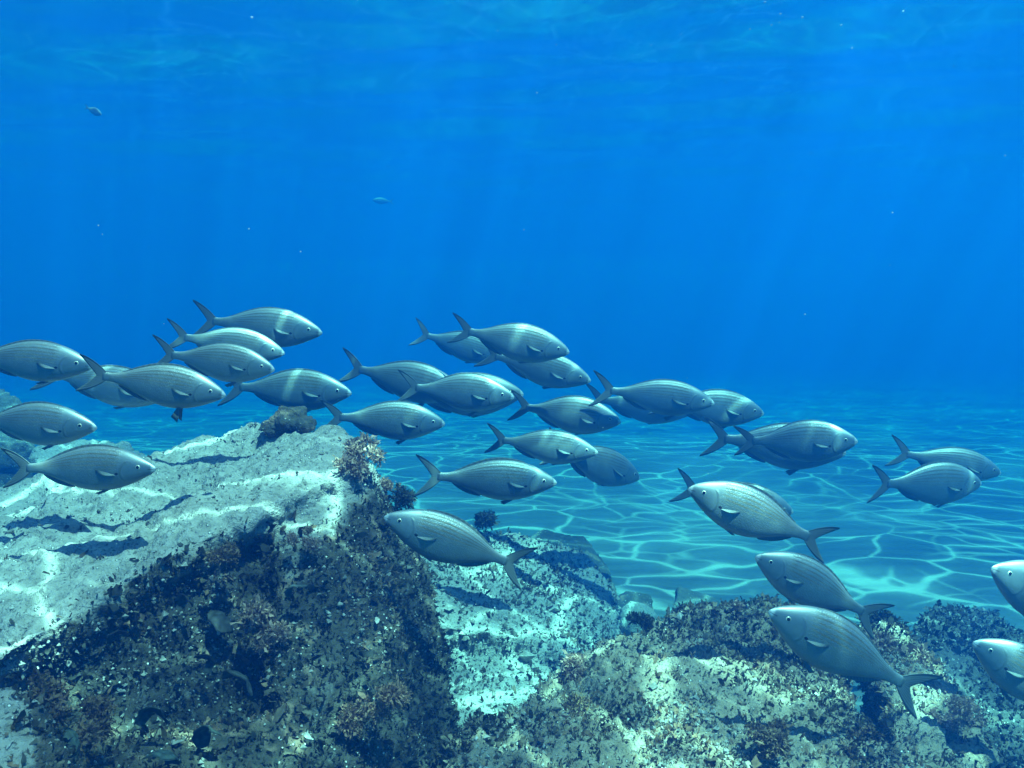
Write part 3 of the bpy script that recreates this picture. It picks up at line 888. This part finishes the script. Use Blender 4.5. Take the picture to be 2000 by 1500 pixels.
def make_fish(nose, tail, yaw, label, bend=0.0, deep=1.0, dorsal=0.013, pelvic=0.35, roll=0.0, spread=1.0, d=1.5, group='school of striped silver fish'):
    """nose, tail: pixels of the snout and the middle between the tail tips; d: depth of the middle; yaw: degrees the nose turns to the camera"""
    sx = math.hypot(nose[0] - tail[0], nose[1] - tail[1]) / F_PX * d
    dz = sx * math.tan(R(yaw)) / 2
    pn, pt = P(nose[0], nose[1], d - dz), P(tail[0], tail[1], d + dz)
    TL = (pn - pt).length
    SL = TL / 1.20
    fx = (pn - pt).normalized()
    up = Vector((0, 0, 1))
    fy = up.cross(fx).normalized()
    fz = fx.cross(fy)
    rot = Matrix((fx, fy, fz)).transposed().to_4x4()
    root = empty('fish', (pn + pt) / 2)
    root.rotation_euler = (rot @ Matrix.Rotation(R(roll), 4, 'X')).to_euler()
    tag(root, label, 'fish', group)
    f = Fish(SL, bend, deep * rnd.uniform(0.95, 1.06))
    # body
    nt_, na = 54, 36
    ts = np.linspace(0, 1, nt_) ** 1.25
    tp, bt, wd = f.top(ts), f.bot(ts), f.wid(ts)
    V, U, F = [], [], []
    for i, t in enumerate(ts):
        for k in range(na):
            a = 2 * math.pi * k / na
            c, s = math.cos(a), math.sin(a)
            zz = math.copysign(abs(s) ** 0.95, s)
            yy = math.copysign(abs(c) ** 0.88, c)
            zc, hh = (tp[i] + bt[i]) / 2, (tp[i] - bt[i]) / 2
            V.append((t, yy * wd[i] * (1.0 - 0.10 * zz), zc + hh * zz)); U.append((t, 0.5 + 0.5 * zz))
    for i in range(nt_ - 1):
        for k in range(na):
            k2 = (k + 1) % na
            F.append((i * na + k, i * na + k2, (i + 1) * na + k2, (i + 1) * na + k))
    F.append(tuple(range(na))[::-1]); F.append(tuple((nt_ - 1) * na + k for k in range(na)))
    f.add('body', V, F, U, MAT['body'], root)
    # tail fin
    n = 25
    ss = np.linspace(-1, 1, n)
    rt, tpz = [], []
    blg = [np.array([0.0, 0, 0.020 * math.copysign(abs(s) ** 3, s)]) for s in ss]
    for s in ss:
        rt.append(np.array([0.975 + 0.02 * (1 - abs(s)), 0, 0.036 * f.deep * s]))
        e = abs(s)
        tpz.append(np.array([1.050 + 0.152 * e ** 1.25 - 0.012 * math.exp(-((1 - e) / 0.04) ** 2), 0.0, math.copysign((0.03 * e + 0.140 * e ** 1.1) * spread, s)]))
    f.add('tail_fin', *f.fin_grid(rt, tpz, 0.005, n, 7, None, blg), MAT['fin'], root)
    # dorsal fin: spines in front, soft rays behind
    n = 30
    tt = np.linspace(0.27, 0.86, n)
    tops = f.top(tt)
    hgt = dorsal * (np.sin(np.linspace(0.12, math.pi * 0.97, n)) ** 0.6) * (1 + 0.10 * np.abs(np.sin(np.arange(n) * 1.3)))
    rt = [np.array([t, 0, z - 0.006]) for t, z in zip(tt, tops)]
    tpz = [np.array([t + 0.6 * h, 0, z + h]) for t, z, h in zip(tt, tops, hgt)]
    f.add('dorsal_fin', *f.fin_grid(rt, tpz, 0.003, n, 4), MAT['fin'], root)
    # anal fin
    n = 16
    tt = np.linspace(0.63, 0.87, n)
    bots = f.bot(tt)
    hgt = 0.026 * (np.sin(np.linspace(0.25, math.pi * 0.97, n)) ** 0.7)
    rt = [np.array([t, 0, z + 0.006]) for t, z in zip(tt, bots)]
    tpz = [np.array([t + 0.9 * h, 0, z - h]) for t, z, h in zip(tt, bots, hgt)]
    f.add('anal_fin', *f.fin_grid(rt, tpz, 0.003, n, 4), MAT['fin'], root)
    for sd_ in (1, -1):
        # pectoral fin, laid back along the flank
        n = 9
        wy = float(f.wid(0.262)[0])
        zc = (f.top(0.262)[0] + f.bot(0.262)[0]) / 2
        hh = (f.top(0.262)[0] - f.bot(0.262)[0]) / 2
        rz = zc + hh * -0.235
        rt, tpz = [], []
        for s in np.linspace(-1, 1, n):
            rt.append(np.array([0.265, sd_ * (wy * 0.93), rz + 0.011 * s]))
            L = 0.150 * (1 - 0.55 * ((s - 0.6) / 1.6) ** 2)
            tpz.append(np.array([0.265 + L, sd_ * (wy * 0.93 + 0.020 - 0.014 * s), rz + 0.024 * s + 0.016]))
        f.add('pectoral_fin', *f.fin_grid(rt, tpz, 0.003, n, 5), MAT['pale_fin'], root)
        # pelvic fin
        bz = float(f.bot(0.36)[0])
        rt, tpz = [], []
        for s in np.linspace(-1, 1, 7):
            rt.append(np.array([0.36 + 0.014 * s, sd_ * 0.016, bz + 0.010]))
            L = 0.115 * (1 - 0.35 * ((s + 1) / 2))
            tpz.append(np.array([0.36 + 0.014 * s + L * math.cos(pelvic) + 0.02 * s, sd_ * (0.020 + 0.02 * math.sin(pelvic)), bz + 0.012 - L * math.sin(pelvic) - 0.012]))
        f.add('pelvic_fin', *f.fin_grid(rt, tpz, 0.003, 7, 4), MAT['fin'], root)
        # eye: iris dome with a pupil on it
        te = 0.112
        zc = (f.top(te)[0] + f.bot(te)[0]) / 2
        hh = (f.top(te)[0] - f.bot(te)[0]) / 2
        ez = zc + hh * 0.16
        ey = float(f.wid(te)[0]) * 0.93
        nx = np.array([-0.22, sd_, 0.14]); nx /= np.linalg.norm(nx)       # facing out and a little forward
        ax = np.cross(nx, [0, 0, 1.]); ax /= np.linalg.norm(ax); az = np.cross(ax, nx)

        def dome(r, h, lift):
            V_, F_ = [], []
            for i in range(5):
                ph = i / 5 * math.pi / 2
                for k in range(16):
                    a = 2 * math.pi * k / 16
                    V_.append(np.array([te, sd_ * ey, ez]) + nx * (h * math.sin(ph) + lift) + (ax * math.cos(a) + az * math.sin(a)) * r * math.cos(ph))
            V_.append(np.array([te, sd_ * ey, ez]) + nx * (h + lift))
            for i in range(4):
                for k in range(16):
                    k2 = (k + 1) % 16
                    F_.append((i * 16 + k, i * 16 + k2, (i + 1) * 16 + k2, (i + 1) * 16 + k))
            for k in range(16):
                F_.append((64 + k, 64 + (k + 1) % 16, 80))
            return V_, F_
        V_, F_ = dome(0.0195, 0.009, -0.0035)
        e = f.add('eye', V_, F_, None, MAT['iris'], root)
        V_, F_ = dome(0.0118, 0.0045, 0.0035)
        f.add('pupil', V_, F_, None, MAT['pupil'], e)
    return root, TL


FISH = [
    # nose, tail, yaw, depth, label, extras
    ((627, 650), (374, 622), 4, 1.50, 'bright silver fish highest of the left cluster, its raised tail against open water', dict(deep=1.05)),
    ((554, 690), (318, 652), 3, 1.85, 'hazy fish mostly hidden behind the brightest silver fish at upper left', {}),
    ((534, 722), (300, 686), 4, 1.58, 'fish in the left cluster with its eye just above another fish\'s pale back', {}),
    ((438, 772), (160, 725), 8, 1.30, 'pinkish grey fish with two belly fins hanging down above the boulder', dict(pelvic=1.35, deep=0.97)),
    ((330, 775), (70, 722), 4, 1.75, 'dim fish whose belly shows between two pinkish fish at far left', {}),
    ((180, 715), (-95, 690), 6, 1.35, 'fish cut by the left edge, upper of the two with bright chest fins', dict(deep=0.92)),
    ((187, 835), (-90, 818), 6, 1.32, 'fish cut by the left edge, lower one, snout over the boulder slope', dict(deep=0.95)),
    ((302, 916), (8, 912), 5, 1.22, 'grey fish gliding right above the sloping top of the largest boulder', dict(deep=0.92)),
    ((684, 768), (432, 752), 3, 1.62, 'pale bellied fish with its white snout poking out beyond another tail', {}),
    ((905, 768), (658, 712), 2, 1.72, 'pale striped fish whose head is hidden behind a dark fish', dict(pelvic=1.1)),
    ((1002, 776), (777, 752), 6, 1.60, 'dark fish with a second eye peeping over its snout', dict(deep=1.10)),
    ((1020, 770), (752, 772), 2, 1.78, 'fish hidden behind a dark fish with only its snout and back showing', dict(deep=1.06)),
    ((867, 828), (622, 810), 5, 1.55, 'fish with a broad white band of sunlight across its back', dict(deep=1.06)),
    ((985, 697), (800, 647), 0, 2.20, 'faint fish behind the tail of the uppermost middle fish', {}),
    ((1110, 688), (872, 640), 6, 1.62, 'uppermost dark fish in the middle of the school', dict(deep=1.04)),
    ((1152, 744), (930, 684), 4, 1.80, 'fish with shining chest fin tucked under the uppermost middle fish', {}),
    ((1211, 824), (990, 790), 5, 1.68, 'fish with a small pale fleck on its back, in mid school', dict(deep=1.08)),
    ((1166, 884), (942, 856), 8, 1.60, 'fish with a shadow across its head, above the clearest striped fish', dict(deep=1.03)),
    ((1248, 934), (1050, 868), -28, 1.75, 'short dark fish turning away below the middle of the school', dict(deep=0.95)),
    ((1085, 943), (806, 927), 5, 1.42, 'clearest golden striped fish with full forked tail, over the sand', dict(deep=1.0, dorsal=0.018)),
    ((1393, 788), (1150, 757), 4, 1.62, 'dark fish in the right half with raised tail beside a silver snout', dict(deep=1.04)),
    ((1490, 808), (1262, 778), 2, 1.82, 'hazy fish whose head sticks out ahead of the upper right dark fish', {}),
    ((1350, 806), (1135, 776), 0, 2.15, 'dim fish showing only its belly below the upper right dark fish', {}),
    ((1673, 862), (1428, 862), 12, 1.50, 'deep bodied silver fish with bright gill cover at right', dict(deep=1.18)),
    ((1650, 885), (1366, 850), 4, 1.66, 'fish behind the deep bodied silver one, its tail showing to the left', dict(deep=1.10)),
    ((1953, 924), (1736, 880), 4, 1.70, 'rightmost dark fish swimming behind a pale blue fish', {}),
    ((1915, 945), (1688, 942), -18, 1.55, 'pale blue fish with broad dark tail, head turned from view', dict(deep=1.12)),
    ((1347, 955), (1632, 1070), 4, 1.35, 'upper striped fish heading left over the sand, fine stripes and forked tail', dict(deep=1.06, dorsal=0.016)),
    ((1547, 1000), (1315, 950), 2, 1.62, 'bluish fish heading right, hidden behind the upper left-heading fish', {}),
    ((1478, 1088), (1724, 1212), 2, 1.45, 'middle fish of the three stacked ones heading left at lower right', dict(deep=1.04)),
    ((1505, 1195), (1803, 1350), 6, 1.22, 'lowest fish heading left, tail fin over the front boulder', dict(deep=1.08)),
    ((753, 1010), (1042, 1118), 3, 1.32, 'striped fish heading left beside the right edge of the largest boulder', dict(deep=1.0)),
    ((1938, 1110), (2190, 1240), 4, 1.45, 'fish entering from the right edge with only its head showing', dict(deep=1.1)),
    ((1903, 1256), (2180, 1420), 4, 1.35, 'dim fish in the lower right corner against the dark boulder', dict(deep=1.15)),
    ((198, 224), (166, 208), 20, 4.2, 'tiny dark fish alone high up in the open water at left', dict(deep=1.2)),
    ((728, 391), (770, 394), 10, 8.5, 'tiny faint fish almost lost in the blue above the school', {}),
]
for (nose, tail, yaw, d, label, kw) in FISH:
    if 'bend' not in kw:
        kw['bend'] = rnd.uniform(-0.12, 0.12)
    kw.setdefault('dorsal', rnd.uniform(0.006, 0.016)); kw.setdefault('spread', rnd.uniform(0.85, 1.1)); kw.setdefault('pelvic', rnd.uniform(0.1, 0.5))
    if nose[0] > 600 and nose[0] > tail[0] and 600 < nose[1] < 1010:
        d *= 1.3            # the middle and right of the school swim farther out
    yaw += rnd.uniform(-9, 9)
    r_, TL = make_fish(nose, tail, yaw, label, d=d, roll=rnd.uniform(-4, 4), **kw)
    print('fish %.3f m' % TL, label[:40])

# ------------------------------------------------------------------ bubbles under the surface
bub = None
for (px, py, d, r) in [(1494, 4, 2.4, 3.2), (1524, 27, 2.5, 2.8), (1507, 49, 2.6, 2.6), (1567, 34, 2.4, 3.4), (1643, 49, 2.4, 3.2), (1764, 22, 2.5, 2.8), (1522, 44, 2.6, 2.0),
                       (1465, 57, 2.6, 2.4), (1330, 67, 2.5, 2.0), (1664, 94, 2.5, 2.2), (1963, 304, 2.2, 2.4), (492, 34, 2.2, 3.4), (486, 447, 1.9, 2.6), (1572, 614, 1.9, 2.4), (972, 60, 2.5, 2.0)]:
    if bub is None:
        bm = bmesh.new()
        bmesh.ops.create_icosphere(bm, subdivisions=3, radius=1.0)
        me = bpy.data.meshes.new('bubble'); bm.to_mesh(me); bm.free()
        me.materials.append(MAT['bubble'])
        me.polygons.foreach_set('use_smooth', [True] * len(me.polygons))
        bub = bpy.data.objects.new('bubble', me); o = bub
    else:
        o = bub.copy()
    C.objects.link(o)
    s = r * d / F_PX * 0.62
    o.scale = (s * 1.15, s, s * 0.85)
    o.location = P(px, py, d)
    tag(o, 'tiny bright bubble drifting in the blue water', 'bubble', 'bubbles in the open water')

# suspended silt: too many specks to count, one object
rg = np.random.default_rng(77)
V, F = [], []
for i in range(140):
    c = P(rg.uniform(-50, 2050), rg.uniform(-40, 1250), rg.uniform(0.8, 4.5))
    r = 0.00065 * rg.lognormal(0, 0.4)
    b = len(V)
    for dx, dy, dz in ((1, 0, 0), (-1, 0, 0), (0, 1, 0), (0, -1, 0), (0, 0, 1), (0, 0, -1)):
        V.append((c.x + dx * r * rg.uniform(0.6, 1.5), c.y + dy * r, c.z + dz * r * rg.uniform(0.6, 1.3)))
    F += [(b, b + 2, b + 4), (b + 2, b + 1, b + 4), (b + 1, b + 3, b + 4), (b + 3, b, b + 4), (b + 2, b, b + 5), (b + 1, b + 2, b + 5), (b + 3, b + 1, b + 5), (b, b + 3, b + 5)]
tag(mesh_obj('suspended_silt', V, F, plain('pale_silt', (0.5, 0.5, 0.46), 0.9)), kind='stuff')
